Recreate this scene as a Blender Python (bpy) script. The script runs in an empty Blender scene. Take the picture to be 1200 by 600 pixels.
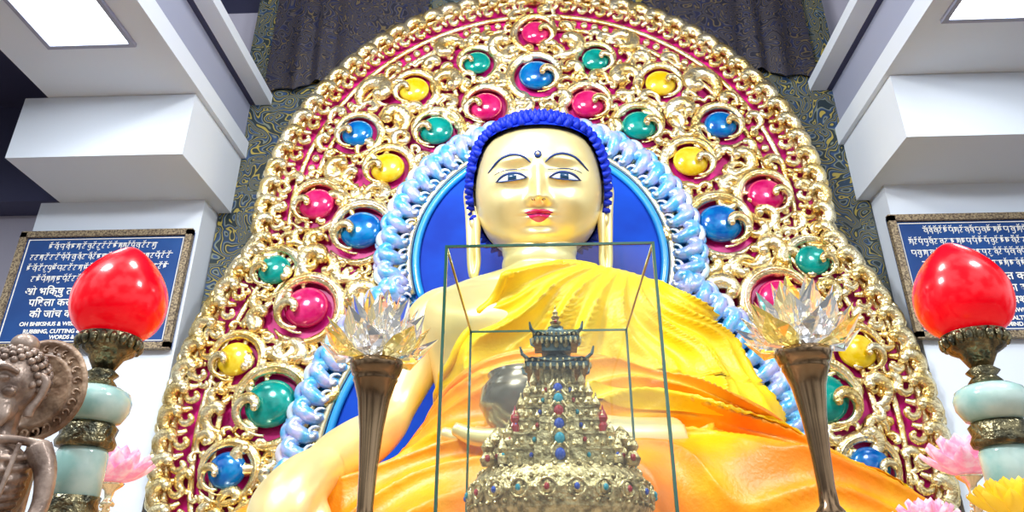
import bpy, math, random
from mathutils import Vector, noise, Matrix
random.seed(11)
H = 1.6            # eye height; all builder z values are measured from eye height
pi = math.pi
sc = bpy.context.scene
sc.view_settings.view_transform = 'Standard'

# ------------------------------------------------------------------ materials
def P(name, col, metal=0.0, rough=0.5, **k):
    m = bpy.data.materials.new(name); m.use_nodes = True
    nt = m.node_tree; b = nt.nodes['Principled BSDF']
    b.inputs['Base Color'].default_value = (*col, 1)
    b.inputs['Metallic'].default_value = metal
    b.inputs['Roughness'].default_value = rough
    if 'spec' in k: b.inputs['Specular IOR Level'].default_value = k['spec']
    if 'emit' in k:
        b.inputs['Emission Color'].default_value = (*k.get('ecol', col), 1)
        b.inputs['Emission Strength'].default_value = k['emit']
    if 'trans' in k: b.inputs['Transmission Weight'].default_value = k['trans']
    if 'coat' in k:
        b.inputs['Coat Weight'].default_value = k['coat']; b.inputs['Coat Roughness'].default_value = 0.06
    if 'sheen' in k: b.inputs['Sheen Weight'].default_value = k['sheen']
    if 'col2' in k or 'bump' in k:
        tc = nt.nodes.new('ShaderNodeTexCoord')
        n = nt.nodes.new('ShaderNodeTexNoise'); n.inputs['Scale'].default_value = k.get('ns', 8)
        n.inputs['Detail'].default_value = k.get('nd', 4)
        nt.links.new(tc.outputs['Object'], n.inputs['Vector'])
        if 'col2' in k:
            r = nt.nodes.new('ShaderNodeValToRGB')
            r.color_ramp.elements[0].position = k.get('p0', .38); r.color_ramp.elements[1].position = k.get('p1', .62)
            r.color_ramp.elements[0].color = (*col, 1); r.color_ramp.elements[1].color = (*k['col2'], 1)
            nt.links.new(n.outputs['Fac'], r.inputs['Fac']); nt.links.new(r.outputs['Color'], b.inputs['Base Color'])
        if 'bump' in k:
            n2 = nt.nodes.new('ShaderNodeTexNoise'); n2.inputs['Scale'].default_value = k.get('bs', 40)
            nt.links.new(tc.outputs['Object'], n2.inputs['Vector'])
            bp = nt.nodes.new('ShaderNodeBump'); bp.inputs['Strength'].default_value = k['bump']
            bp.inputs['Distance'].default_value = k.get('bd', .02)
            nt.links.new(n2.outputs['Fac'], bp.inputs['Height']); nt.links.new(bp.outputs['Normal'], b.inputs['Normal'])
    return m

def brocade(name, cols, scale=5.0, dist=1.6):
    m = bpy.data.materials.new(name); m.use_nodes = True; nt = m.node_tree; b = nt.nodes['Principled BSDF']
    b.inputs['Roughness'].default_value = .6
    N = nt.nodes.new; L = nt.links.new
    tc = N('ShaderNodeTexCoord')
    n = N('ShaderNodeTexNoise'); n.inputs['Scale'].default_value = scale; n.inputs['Detail'].default_value = .6
    n.inputs['Distortion'].default_value = dist
    L(tc.outputs['Object'], n.inputs['Vector'])
    mul = N('ShaderNodeMath'); mul.operation = 'MULTIPLY'; mul.inputs[1].default_value = 9
    L(n.outputs['Fac'], mul.inputs[0])
    fr = N('ShaderNodeMath'); fr.operation = 'FRACT'; L(mul.outputs[0], fr.inputs[0])
    r = N('ShaderNodeValToRGB'); r.color_ramp.interpolation = 'CONSTANT'
    el = r.color_ramp.elements
    pos = [0, .34, .50, .72, .86]
    while len(el) < len(cols): el.new(.5)
    for i, c in enumerate(cols): el[i].position = pos[i]; 
    for i, c in enumerate(cols): el[i].color = (*c, 1)
    L(fr.outputs[0], r.inputs['Fac'])
    L(r.outputs[0], b.inputs['Base Color'])
    return m

GOLD = P('carved_gold', (.80,.58,.20), .9, .26, col2=(.96,.87,.58), ns=7, bump=.6, bs=38, bd=.014)
GOLD2 = P('pale_gold', (.93,.84,.55), .8, .25)
SKIN = P('gilded_skin', (.87,.72,.31), .52, .34, col2=(.92,.80,.42), ns=2.2)
MAG = P('magenta_lacquer', (.36,.003,.12), 0, .4, col2=(.60,.008,.22), ns=5, spec=.3)
BLUE = P('deep_blue_panel', (.0,.035,.40), 0, .6, col2=(.0,.075,.62), ns=1.2, spec=.15)
HAIR = P('ultramarine_curls', (.001,.022,.50), 0, .5, spec=.3)
TURQ = P('turquoise_petals', (.08,.46,.84), .2, .28, col2=(.50,.52,.90), ns=9, coat=.6, bump=.5, bs=30, bd=.01)
TURQ2 = P('pale_ice_petals', (.60,.82,.94), .3, .25, col2=(.82,.80,.92), ns=9, coat=.6)
CYAN = P('cyan_moulding', (.02,.34,.85), .0, .3, coat=.5)
GEMS = {'p': P('gem_magenta', (.50,.002,.10), .15, .16, coat=.4, col2=(.62,.02,.16), ns=9), 'g': P('gem_green', (.0,.20,.17), .15, .16, coat=.4, col2=(.0,.32,.27), ns=9),
        'b': P('gem_blue', (.0,.09,.38), .15, .16, coat=.4, col2=(.0,.20,.50), ns=9), 'y': P('gem_yellow', (.70,.48,.0), .15, .18, coat=.4, col2=(.8,.62,.05), ns=9)}
YEL = P('yellow_silk', (.80,.50,.001), 0, .40, col2=(.92,.65,.005), ns=3, bump=.15, bs=45)
ORG = P('orange_silk', (.88,.22,.002), 0, .40, col2=(.92,.42,.003), ns=2.5, bump=.15, bs=45)
LIP = P('lip_red', (.62,.006,.12), 0, .25, coat=.4)
INK = P('brow_blue_ink', (.006,.04,.20), 0, .4)
EYEW = P('eye_white', (.70,.78,.84), 0, .3)
IRIS = P('eye_iris', (.01,.05,.12), 0, .2)
WHITE = P('painted_white_wall', (.72,.81,.92), 0, .6)
LILAC = P('lilac_plaster', (.42,.42,.52), 0, .7)
NAVY = P('navy_paint_and_shade', (.045,.05,.12), 0, .5)  # ceiling and slab colour, also the painted shade on the upper wall
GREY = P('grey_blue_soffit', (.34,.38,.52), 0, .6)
BRONZE = P('dark_bronze', (.07,.07,.05), .9, .3, col2=(.28,.24,.13), ns=30, bump=.8, bs=60, bd=.01)
BRASS = P('antique_brass', (.22,.14,.08), .95, .20, col2=(.40,.27,.15), ns=4)
JADE = P('pale_jade', (.30,.56,.52), 0, .18, col2=(.55,.74,.68), ns=9, coat=.5)
REDL = P('red_glass_shade', (.75,.0,.008), 0, .22, coat=.35, emit=.42, ecol=(1,.0,.01), spec=.3)
STUPA = P('stupa_old_gold', (.30,.23,.10), .85, .33, col2=(.85,.70,.38), ns=45, bump=.9, bs=110, bd=.006)
STUPD = P('stupa_dark_roof', (.03,.07,.10), .6, .35, col2=(.18,.26,.27), ns=50)
TURST = P('turquoise_stone', (.02,.33,.45), 0, .15, coat=1)
REDST = P('coral_stone', (.40,.01,.02), 0, .15, coat=1)
BLST = P('lapis_stone', (.01,.06,.45), 0, .15, coat=1)
WOOD = P('carved_wood', (.20,.11,.06), 0, .5, col2=(.50,.34,.22), ns=14, bump=.5, bs=30)
STONE = P('brown_bronze_statuette', (.12,.075,.055), .35, .36, col2=(.42,.32,.26), ns=16, bump=.4, bs=90, bd=.004)
PLAQ = P('plaque_blue', (.005,.045,.20), 0, .35, col2=(.01,.07,.27), ns=2)
FRAME = P('plaque_frame', (.10,.07,.05), .3, .4, col2=(.45,.36,.22), ns=60)
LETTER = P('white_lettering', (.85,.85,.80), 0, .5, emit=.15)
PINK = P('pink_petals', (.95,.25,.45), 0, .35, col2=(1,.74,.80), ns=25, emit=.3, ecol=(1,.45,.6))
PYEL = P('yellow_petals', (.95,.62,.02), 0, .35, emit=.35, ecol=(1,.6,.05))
CLOTH = P('altar_cloth', (.55,.02,.02), 0, .7)
FLOORM = P('polished_floor', (.30,.22,.16), 0, .3, col2=(.36,.28,.2), ns=2)
BOWL = P('grey_bowl', (.16,.13,.09), .6, .25, coat=.5)
PANEL = P('ceiling_light_diffuser', (1,1,1), 0, .5, emit=9, ecol=(.93,.97,1))
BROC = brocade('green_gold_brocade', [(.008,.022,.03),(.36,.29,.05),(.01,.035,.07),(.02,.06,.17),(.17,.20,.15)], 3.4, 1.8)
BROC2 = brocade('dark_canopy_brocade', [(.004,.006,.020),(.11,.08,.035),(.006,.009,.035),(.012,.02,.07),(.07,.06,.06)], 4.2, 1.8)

def glassmat(name, tint, fac, rough=.0):
    m = bpy.data.materials.new(name); m.use_nodes = True; nt = m.node_tree
    for n in list(nt.nodes): nt.nodes.remove(n)
    o = nt.nodes.new('ShaderNodeOutputMaterial'); t = nt.nodes.new('ShaderNodeBsdfTransparent'); g = nt.nodes.new('ShaderNodeBsdfGlossy')
    t.inputs[0].default_value = (*tint, 1); g.inputs['Roughness'].default_value = rough
    mx = nt.nodes.new('ShaderNodeMixShader'); mx.inputs[0].default_value = fac
    nt.links.new(t.outputs[0], mx.inputs[1]); nt.links.new(g.outputs[0], mx.inputs[2]); nt.links.new(mx.outputs[0], o.inputs[0])
    return m
PANE = glassmat('clear_glass_pane', (.96,.985,.97), .03)
EDGE = P('green_glass_edge', (.03,.14,.09), 0, .15, coat=1)
CRYS = P('clear_crystal', (1,1,1), 0, .0, trans=1.0, emit=.035, ecol=(.9,.95,1))  # slight glow put into the crystal to whiten it
CRYY = P('amber_crystal', (1,.86,.45), 0, .0, trans=.95, emit=.06, ecol=(1,.75,.15))  # amber petals carry a built-in glow too

# ------------------------------------------------------------------ helpers
class MB:
    def __init__(s): s.v = []; s.f = []; s.m = []
    def add(s, vs, fs, mat=0):
        b = len(s.v); s.v.extend(vs); s.f.extend([tuple(i+b for i in f) for f in fs]); s.m.extend([mat]*len(fs))
    def grid(s, rows, mat=0, closed=True, caps=True):
        n = len(rows[0]); vs = [p for r in rows for p in r]; fs = []
        for i in range(len(rows)-1):
            for j in range(n if closed else n-1):
                k = (j+1) % n
                fs.append((i*n+j, i*n+k, (i+1)*n+k, (i+1)*n+j))
        if caps and closed:
            fs.append(tuple(range(n-1, -1, -1))); fs.append(tuple((len(rows)-1)*n+j for j in range(n)))
        s.add(vs, fs, mat)
    def box(s, x0, x1, y0, y1, z0, z1, mat=0):
        v = [(x0,y0,z0),(x1,y0,z0),(x1,y1,z0),(x0,y1,z0),(x0,y0,z1),(x1,y0,z1),(x1,y1,z1),(x0,y1,z1)]
        s.add(v, [(0,3,2,1),(4,5,6,7),(0,1,5,4),(1,2,6,5),(2,3,7,6),(3,0,4,7)], mat)
    def lathe(s, prof, cx, cy, mat=0, seg=24, sq=False):
        rows = []
        for r, z in prof:
            r = max(r, 1e-4)
            rows.append([(cx+r*math.cos(2*pi*j/seg), cy+r*math.sin(2*pi*j/seg), z) for j in range(seg)])
        s.grid(rows, mat)
    def ell(s, c, r, mat=0, nu=12, nv=8):
        rows = []
        for i in range(nv+1):
            a = -pi/2 + pi*i/nv
            ca = max(math.cos(a), 1e-3); sa = math.sin(a)
            rows.append([(c[0]+r[0]*ca*math.cos(2*pi*j/nu), c[1]+r[1]*ca*math.sin(2*pi*j/nu), c[2]+r[2]*sa) for j in range(nu)])
        s.grid(rows, mat)
    def tube2(s, pts, rad, y, k=.7, sides=7, mat=0):
        """relief moulding in a vertical plane: pts (x,z), y height(s)"""
        n = len(pts); rows = []
        for i in range(n):
            a = pts[max(i-1,0)]; b = pts[min(i+1,n-1)]
            tx, tz = b[0]-a[0], b[1]-a[1]; l = math.hypot(tx,tz) or 1
            nx, nz = -tz/l, tx/l; r = rad[i]
            yy = y[i] if isinstance(y, list) else y
            rows.append([(pts[i][0]+nx*r*math.cos(2*pi*j/sides), yy-r*k*math.sin(2*pi*j/sides), pts[i][1]+nz*r*math.cos(2*pi*j/sides)) for j in range(sides)])
        s.grid(rows, mat)
    def tube(s, pts, sides=10, mat=0, sx=1.0):
        """pts (x,y,z,r)"""
        n = len(pts); rows = []; up = None
        for i in range(n):
            a = Vector(pts[max(i-1,0)][:3]); b = Vector(pts[min(i+1,n-1)][:3]); t = (b-a).normalized()
            if up is None:
                up = Vector((0,0,1)) if abs(t.z) < .8 else Vector((0,-1,0))
            u = (up - t*up.dot(t)).normalized(); w = t.cross(u); up = u
            c = Vector(pts[i][:3]); r = pts[i][3]
            rows.append([tuple(c+u*r*math.cos(2*pi*j/sides)+w*r*sx*math.sin(2*pi*j/sides)) for j in range(sides)])
        s.grid(rows, mat)
    def obj(s, name, mats, parent=None, smooth=True, rot=None):
        me = bpy.data.meshes.new(name)
        me.from_pydata([(a, b, c+H) for a, b, c in s.v], [], s.f)
        me.materials.clear()
        for m in (mats if isinstance(mats, list) else [mats]): me.materials.append(m)
        me.polygons.foreach_set('material_index', s.m)
        if smooth: me.polygons.foreach_set('use_smooth', [True]*len(me.polygons))
        me.update()
        o = bpy.data.objects.new(name, me); sc.collection.objects.link(o)
        if parent: put(o, parent)
        return o
def put(o, parent):
    o.parent = parent; o.matrix_parent_inverse = Matrix.Translation(parent.location).inverted()
def empty(name, x, y, z):
    e = bpy.data.objects.new(name, None); e.location = (x, y, z+H); e.empty_display_size = .1; sc.collection.objects.link(e); return e
def hi(tab, x):
    if x <= tab[0][0]: return tab[0][1]
    if x >= tab[-1][0]: return tab[-1][1]
    for i in range(len(tab)-1):
        if tab[i][0] <= x <= tab[i+1][0]: break
    def tan(j):
        a = tab[max(j-1,0)]; b = tab[min(j+1,len(tab)-1)]; return (b[1]-a[1])/(b[0]-a[0])
    h = tab[i+1][0]-tab[i][0]; t = (x-tab[i][0])/h; t2=t*t; t3=t2*t
    return (2*t3-3*t2+1)*tab[i][1]+(t3-2*t2+t)*h*tan(i)+(-2*t3+3*t2)*tab[i+1][1]+(t3-t2)*h*tan(i+1)
def cat(pts, n=6):
    out = []
    for i in range(len(pts)-1):
        p0 = pts[max(i-1,0)]; p1 = pts[i]; p2 = pts[i+1]; p3 = pts[min(i+2,len(pts)-1)]
        for k in range(n):
            t = k/n
            out.append(tuple(.5*((2*b)+(-a+c)*t+(2*a-5*b+4*c-d)*t*t+(-a+3*b-3*c+d)*t**3) for a,b,c,d in zip(p0,p1,p2,p3)))
    out.append(tuple(pts[-1])); return out
def sstep(a, b, x):
    t = max(0, min(1, (x-a)/(b-a))); return t*t*(3-2*t)

# ------------------------------------------------------------------ room
b = MB(); b.box(-7.5,7.5,-3,7.0,-1.7,-1.6); b.obj('floor', FLOORM, smooth=False)
b = MB(); b.box(-7.5,7.5,6.5,6.7,-1.6,6.6); b.obj('wall_back', LILAC, smooth=False)
b = MB(); b.box(-7.5,7.5,2.5,6.5,6.3,6.45); b.obj('ceiling', NAVY, smooth=False)
for s in (-1, 1):
    def bx(nm, x0, x1, *r, m=WHITE):
        q = MB(); a, c = sorted((s*x0, s*x1)); q.box(a, c, *r); return q.obj(nm, m, smooth=False)
    bx('pillar', 3.22, 4.85, 6.0, 6.5, -1.6, 3.46)
    bx('pillar_capital', 3.08, 4.66, 5.2, 6.5, 3.46, 4.1)
    e = empty('ceiling_beam', s*3.7, 4, 4.1)
    put(bx('soffit', 3.03, 4.45, 2.3, 6.5, 4.104, 4.3), e)
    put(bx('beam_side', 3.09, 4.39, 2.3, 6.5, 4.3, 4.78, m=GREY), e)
    put(bx('edge_trim', 2.86, 3.03, 2.3, 6.5, 4.78, 4.9, m=WHITE), e)
    put(bx('upper_slab', 3.03, 7.4, 2.3, 6.5, 4.78, 5.0, m=NAVY), e)
    e = empty('ceiling_light_panel', s*3.66, 4.1, 4.08)
    q0 = 0 if s < 0 else -.09
    put(bx('diffuser', 3.32+q0, 3.98+q0, 3.75, 4.5, 4.085, 4.1, m=PANEL), e)
    f = MB()
    for (x0,x1,y0,y1) in ((3.28,3.32,3.71,4.54),(3.98,4.02,3.71,4.54),(3.32,3.98,3.71,3.75),(3.32,3.98,4.5,4.54)):
        a, c = sorted((s*(x0+q0), s*(x1+q0))); f.box(a, c, y0, y1, 4.07, 4.104)
    f.obj('frame', GREY, e, smooth=False)
    bx('wall_upper_shade', 4.85, 7.4, 6.2, 6.5, 3.6, 4.78, m=NAVY)  # shade on the upper wall, put in as a dark block
b = MB(); b.box(-3.2,3.2,6.28,6.38,-1.6,6.28); b.obj('brocade_hanging', BROC, smooth=False)
# gathered canopy hangings either side of the arch
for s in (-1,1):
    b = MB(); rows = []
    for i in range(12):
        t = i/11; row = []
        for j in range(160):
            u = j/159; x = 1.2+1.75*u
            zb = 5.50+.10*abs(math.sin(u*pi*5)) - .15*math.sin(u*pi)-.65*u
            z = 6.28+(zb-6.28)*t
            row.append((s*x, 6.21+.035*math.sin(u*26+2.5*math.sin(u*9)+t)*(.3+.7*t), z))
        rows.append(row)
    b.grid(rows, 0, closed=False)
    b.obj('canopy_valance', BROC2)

# ------------------------------------------------------------------ mandorla
ZB = -.3
man = empty('carved_mandorla', 0, 6.0, ZB)
UC, UR, LC, LR = 3.262, 2.63, 1.2, 3.15
uc, lc = 2.78, .90
def outline(c1, r1, c2, r2, step):
    out = []
    n = int(pi*r1/step)
    for i in range(n+1):
        a = (i+.5)*step/r1
        if a > pi: break
        x, z = r1*math.sin(a), c1+r1*math.cos(a)
        if math.hypot(x, z-c2) > r2 and z > ZB: out.append((x, z, math.sin(a), math.cos(a)))
    n = int(pi*r2/step)
    for i in range(n+1):
        a = (i+.5)*step/r2
        if a > pi: break
        x, z = r2*math.sin(a), c2+r2*math.cos(a)
        if math.hypot(x, z-c1) > r1 and z > ZB+.27: out.append((x, z, math.sin(a), math.cos(a)))
    return out
def disc(b, c, r, y0, y1, mat=0):
    pts = []
    for i in range(160):
        a = 2*pi*i/160; pts.append((r*math.sin(a), max(ZB, c+r*math.cos(a))))
    vs = [(x, y0, z) for x, z in pts]+[(x, y1, z) for x, z in pts]; n = 160
    b.add(vs, [tuple(range(n)), tuple(range(2*n-1, n-1, -1))]+[(i, i+n, (i+1)%n+n, (i+1)%n) for i in range(n)], mat)
b = MB(); disc(b, UC, UR-.06, 6.0, 6.10); disc(b, LC, LR-.06, 6.004, 6.096); b.obj('backboard', MAG, man, smooth=False)
b = MB(); disc(b, uc, 1.17, 5.95, 6.0); disc(b, lc, 1.82, 5.953, 6.0); b.obj('blue_field', BLUE, man, smooth=False)
b = MB(); disc(b, uc, 1.43, 5.975, 6.0); disc(b, lc, 2.07, 5.978, 6.0); b.obj('petal_backing', CYAN, man, smooth=False)
def rail(b, off, r, y, cu=UC, ru=UR, cl=LC, rl=LR, mat=0, k=.8):
    pts = outline(cu, ru+off, cl, rl+off, .06)
    up = [p for p in pts if abs(math.hypot(p[0], p[1]-cu)-(ru+off)) < 1e-4]
    lo = [p for p in pts if p not in up]
    for s in (-1,1):
        for seg in (up, lo):
            if len(seg) > 2:
                q = [(s*p[0], p[1]) for p in seg]
                if seg is up: q = [(0, cu+ru+off)] + q
                b.tube2(q, [r]*len(q), y, k, 8, mat)
def comma(b, x, z, ang, size, hand, y, mat=0, turn=1.5, fat=1.0, n=15):
    pts = []; rad = []
    for i in range(n+1):
        t = i/n; th = ang+hand*t*turn*pi; r = size*(1-.74*t)
        pts.append((x+r*math.cos(th), z+r*math.sin(th)))
        rad.append(size*fat*(.04+.27*math.sin(pi*(.08+.72*t)))*(1.0 if t < .95 else 1.05))
    b.tube2(pts, rad, [y-.3*size*(i/n) for i in range(n+1)], .8, 7, mat)
    b.ell((pts[-1][0], y-.35*size, pts[-1][1]), (size*.25*min(fat,1.1),)*3, mat, 8, 6)
def leaf(b, x, z, nx, nz, L, hand, y, mat=0, fat=.2):
    tx, tz = -nz*hand, nx*hand; pts = []; rad = []; ys = []
    for i in range(13):
        t = i/12
        if t < .55:
            u = t/.55; a = L*.75*u; c = -L*.12*math.sin(u*pi)
        else:
            u = (t-.55)/.45; th = u*pi*1.35
            a = L*.75+L*.22*math.sin(th); c = L*.22*(1-math.cos(th))*.9
        pts.append((x+nx*a+tx*c, z+nz*a+tz*c)); rad.append(L*fat*(.55+.75*math.sin(min(1,t*1.3)*pi*.75))*(1-.35*t)); ys.append(y-.22*L*math.sin(t*pi*.8))
    b.tube2(pts, rad, ys, .9, 7, mat)
# outer ruffle of acanthus curls
b = MB()
for n_, (x,z,nx,nz) in enumerate(outline(UC, UR-.22, LC, LR-.22, .19)):
    for s in (-1,1):
        a = math.atan2(nz, s*nx)
        comma(b, s*x+s*nx*.13, z+nz*.13, a-s*2.4, .155, s, 5.95, turn=1.5, fat=1.3)
        comma(b, s*x+s*nx*.02, z+nz*.02, a+s*.6, .085, -s, 5.94, turn=1.3, n=10, fat=1.3)
for n_, (x,z,nx,nz) in enumerate(outline(UC, UR-.02, LC, LR-.02, .12)):
    for s in (-1,1): comma(b, s*x, z, math.atan2(nz, s*nx)+s*1.6, .090, -s, 5.95, n=10, fat=1.25)
rail(b, -.28, .028, 5.97); rail(b, -.45, .028, 5.97); rail(b, -.05, .05, 6.0)
for (x,z,nx,nz) in outline(UC, UR-.365, LC, LR-.365, .115):
    for s in (-1,1): b.ell((s*x, 5.97, z), (.043,.03,.043), 0, 8, 6)
b.obj('border_ruffle', GOLD, man)
# gems
G = [(0,.893,'p',.125),(.102,.830,'g',.118),(0,.800,'b',.15),(.208,.776,'y',.128),(.085,.738,'p',.138),(.166,.692,'g',.140),
     (.297,.690,'b',.130),(.242,.622,'y',.138),(.350,.558,'p',.140),(.275,.510,'b',.165),(.402,.446,'g',.125),(.345,.384,'p',.165),
     (.439,.306,'y',.130),(.379,.241,'g',.180),(.425,.151,'b',.130),(.375,.07,'p',.14),(.45,.04,'y',.12)]
gb = MB(); sb = MB(); occ = []
gi = {'p':0,'g':1,'b':2,'y':3}
for gx, gz, c, s_ in G:
    X, Z = gx*6, gz*6; g_ = s_*1.14
    for s in ((1,) if gx == 0 else (-1,1)):
        x = s*X; occ.append((x, Z, s_*2.25))
        gb.ell((x, 5.935, Z), (g_*1.06, g_*.48, g_), gi[c], 24, 14)
        # broad scroll that swells and overlaps itself like a comma round the stone
        pts=[]; rad=[]; ys=[]
        for i in range(48):
            t = i/47; th = -.6-t*2.3*pi; r = s_*(2.02-.52*t)
            pts.append((x+s*r*math.cos(th), Z+r*math.sin(th))); rad.append(s_*(.06+.36*math.sin(pi*min(1,t*1.12))**.8*(1-.25*t))); ys.append(5.965-.06*t)
        sb.tube2(pts, rad, ys, .7, 8)
        # raised rib along the scroll
        sb.tube2(pts[4:-2], [q*.25 for q in rad[4:-2]], [y_-q*.62 for y_, q in zip(ys[4:-2], rad[4:-2])], 1, 5)
        # hook curling over the edge of the gem
        pts=[]; rad=[]; ys=[]
        for i in range(20):
            t = i/19; th = -2.0 + t*1.6*pi; r = s_*.86*(1-.62*t)
            pts.append((x+s*(s_*.74+r*math.cos(th)), Z-s_*.36+r*math.sin(th))); rad.append(s_*(.10+.17*math.sin(t*pi*.8))); ys.append(5.92-.08*(s_/.13)*min(1,t*1.3))
        sb.tube2(pts, rad, ys, .8, 7)
        sb.ell((pts[-1][0], ys[-1]-.01, pts[-1][1]), (s_*.20,)*3, 0, 8, 6)
        nl = 6
        for i in range(nl):
            a = 2*pi*i/nl+.2
            comma(sb, x+2.45*s_*math.cos(a), Z+2.45*s_*math.sin(a), a-1.9*s, s_*.86, s, 5.96, turn=1.45, n=13, fat=1.35)
            a += pi/nl
            comma(sb, x+2.35*s_*math.cos(a), Z+2.35*s_*math.sin(a), a+1.7*s, s_*.45, -s, 5.95, turn=1.3, n=9, fat=1.5)
def inside(x, z):
    if z < ZB+.08: return False
    o = (math.hypot(x, z-UC) < UR-.50) or (math.hypot(x, z-LC) < LR-.50)
    i = (math.hypot(x, z-uc) < 1.55) or (math.hypot(x, z-lc) < 2.15)
    return o and not i
pts = []
for lo, hi_, N_, sp in ((.16,.23,6000,.82), (.10,.14,9000,.82), (.055,.08,9000,.85), (.03,.045,7000,.9)):
    for _ in range(N_):
        x = random.uniform(0.02, 3.1); z = random.uniform(-.20, 5.8); sz = random.uniform(lo, hi_)
        if not inside(x, z) or x < sz*.8: continue
        if any(math.hypot(x-ox, z-oz) < orr+sz*.40+.6*sz*(lo<.08) for ox, oz, orr in occ): continue
        if any(abs(x-ox) < .45 and math.hypot(x-ox, z-oz) < (sz+os)*sp for ox, oz, os in pts): continue
        pts.append((x, z, sz))
for x, z, sz in pts:
    a = random.uniform(0, 2*pi); h = random.choice((-1,1))
    for s in (-1,1):
        aa = a if s == 1 else pi-a
        if sz < .047: sb.ell((s*x, 5.98, z), (sz,sz*.8,sz), 0, 8, 6); continue
        comma(sb, s*x, z, aa, sz, h*s, 5.965, turn=1.7, fat=1.35)
        if sz > .085: comma(sb, s*x+sz*1.0*math.cos(aa+2.6), z+sz*1.0*math.sin(aa+2.6), aa+1, sz*.5, -h*s, 5.95, turn=1.2, n=9, fat=1.4)
sb.obj('scrollwork', GOLD, man)
gb.obj('cabochons', [GEMS['p'],GEMS['g'],GEMS['b'],GEMS['y']], man)
# turquoise petal ring
b = MB()
for n_, (x,z,nx,nz) in enumerate(outline(uc, 1.19, lc, 1.85, .15)):
    for s in (-1,1):
        a = math.atan2(nz, s*nx)
        leaf(b, s*x, z, s*nx, nz, .24, s, 5.93, 0, .26)
        comma(b, s*x+s*nx*.20, z+nz*.20, a-s*2.2, .115, s, 5.90, 3 if n_%2 else 0, fat=1.15)
        comma(b, s*x+s*nx*.03, z+.03*nz, a+s*2.0, .065, -s, 5.89, 3, n=10)
for n_, (x,z,nx,nz) in enumerate(outline(uc, 1.44, lc, 2.09, .105)):
    for s in (-1,1): comma(b, s*x, z, math.atan2(nz, s*nx)+s*1.6, .068, -s, 5.93, 0 if n_%3 else 3, n=10, fat=1.15)
rail(b, 0, .035, 5.93, uc, 1.12, lc, 1.77, 1); rail(b, .07, .03, 5.93, uc, 1.12, lc, 1.77, 2)
b.obj('petal_ring', [TURQ, CYAN, GOLD2, TURQ2], man)

# ------------------------------------------------------------------ throne
b = MB()
b.box(-3.05,3.05,3.65,6.2,-1.6,-1.3); b.box(-2.9,2.9,3.75,6.15,-1.3,-.85); b.box(-3.0,3.0,3.68,6.18,-.85,-.65)
th = empty('lotus_throne', 0, 5, -1.6)
b.box(-2.95,2.95,3.72,6.17,-.65,-.3)
b.obj('plinth', GOLD2, th, smooth=False)
b = MB()
for i in range(30):
    x = -2.8+5.6*i/29; b.ell((x, 3.70, -.48), (.09,.06,.16), 0, 10, 8)
b.obj('lotus_petals', GOLD, th)

# ------------------------------------------------------------------ Buddha
bud = empty('buddha_statue', 0, 4.9, -.3)
AT = [(-.47,.001),(-.457,.14),(-.42,.245),(-.36,.338),(-.28,.412),(-.15,.472),(0,.50),(.15,.50),(.3,.475),(.42,.42),(.53,.31),(.6,.19),(.64,.001)]
BT = [(-.47,.001),(-.457,.20),(-.42,.30),(-.36,.36),(-.28,.40),(-.15,.435),(0,.455),(.15,.46),(.3,.445),(.42,.40),(.53,.29),(.6,.17),(.64,.001)]
NE = 2.25
def g2(x, z, cx, cz, sx, sz): return math.exp(-((x-cx)/sx)**2-((z-cz)/sz)**2)
def feat(x, z):
    ax = abs(x); o = 0
    t = max(0, min(1, (.14-z)/.33))
    o += (.015+.125*t**1.2)*math.exp(-(x/(.030+.022*t))**2)*sstep(-.222,-.178,z)*sstep(.24,.08,z)
    o += .055*g2(ax, z, .066, -.163, .027, .025)
    o += .02*g2(ax, z, .19, .16, .14, .03) - .035*g2(ax, z, .16, .09, .09, .035) + .035*g2(ax, z, .195, .008, .11, .047)
    o -= .010*g2(ax, z, .16, -.07, .09, .04)
    o += .035*g2(x, z, 0, -.252, .085, .017)+.045*g2(x, z, 0, -.292, .060, .02)-.014*g2(x, z, 0, -.271, .1, .006)
    o += .04*g2(x, z, 0, -.41, .11, .042) - .018*g2(x, z, 0, -.345, .09, .02) + .025*g2(ax, z, .25, -.16, .12, .09)
    return o
def facey(x, z):
    a = hi(AT, z); c = hi(BT, z); q = min(1, abs(x)/max(a,1e-4))
    return -c*(max(0, 1-q**NE))**(1/NE) - feat(x, z)
TL = math.radians(8); HC = (0, 5.04, 2.835)
def hw(p):
    x, y, z = p
    return (x+HC[0], y*math.cos(TL)-z*math.sin(TL)+HC[1], z*math.cos(TL)+y*math.sin(TL)+HC[2])
def hpt(u, z, s=1.0, f=True):
    a = hi(AT, z)*s; c = hi(BT, z)*s; su, cu = math.sin(u), math.cos(u)
    x = a*math.copysign(abs(su)**(2/NE), su); y = -c*math.copysign(abs(cu)**(2/NE), cu)
    if f and cu > 0: y -= feat(x, z)*min(1, cu*3)
    return (x, y, z*s if s != 1 else z)
b = MB(); rows = []
NR = 170
for i in range(NR+1):
    t = i/NR; z = -.47+1.11*(.5-.5*math.cos(pi*t))*1.0
    rows.append([hw(hpt(2*pi*j/260, z)) for j in range(260)])
b.grid(rows)
# neck with three folds
rows = []
for i in range(40):
    t = i/39; z = 2.62-.56*t
    r = .275+.016*abs(math.sin(t*pi*4.2))+.16*sstep(.72,1,t)
    rows.append([(r*math.cos(2*pi*j/48), 5.1+r*1.0*math.sin(2*pi*j/48), z) for j in range(48)])
b.grid(rows)
b.obj('head', SKIN, bud)
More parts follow.
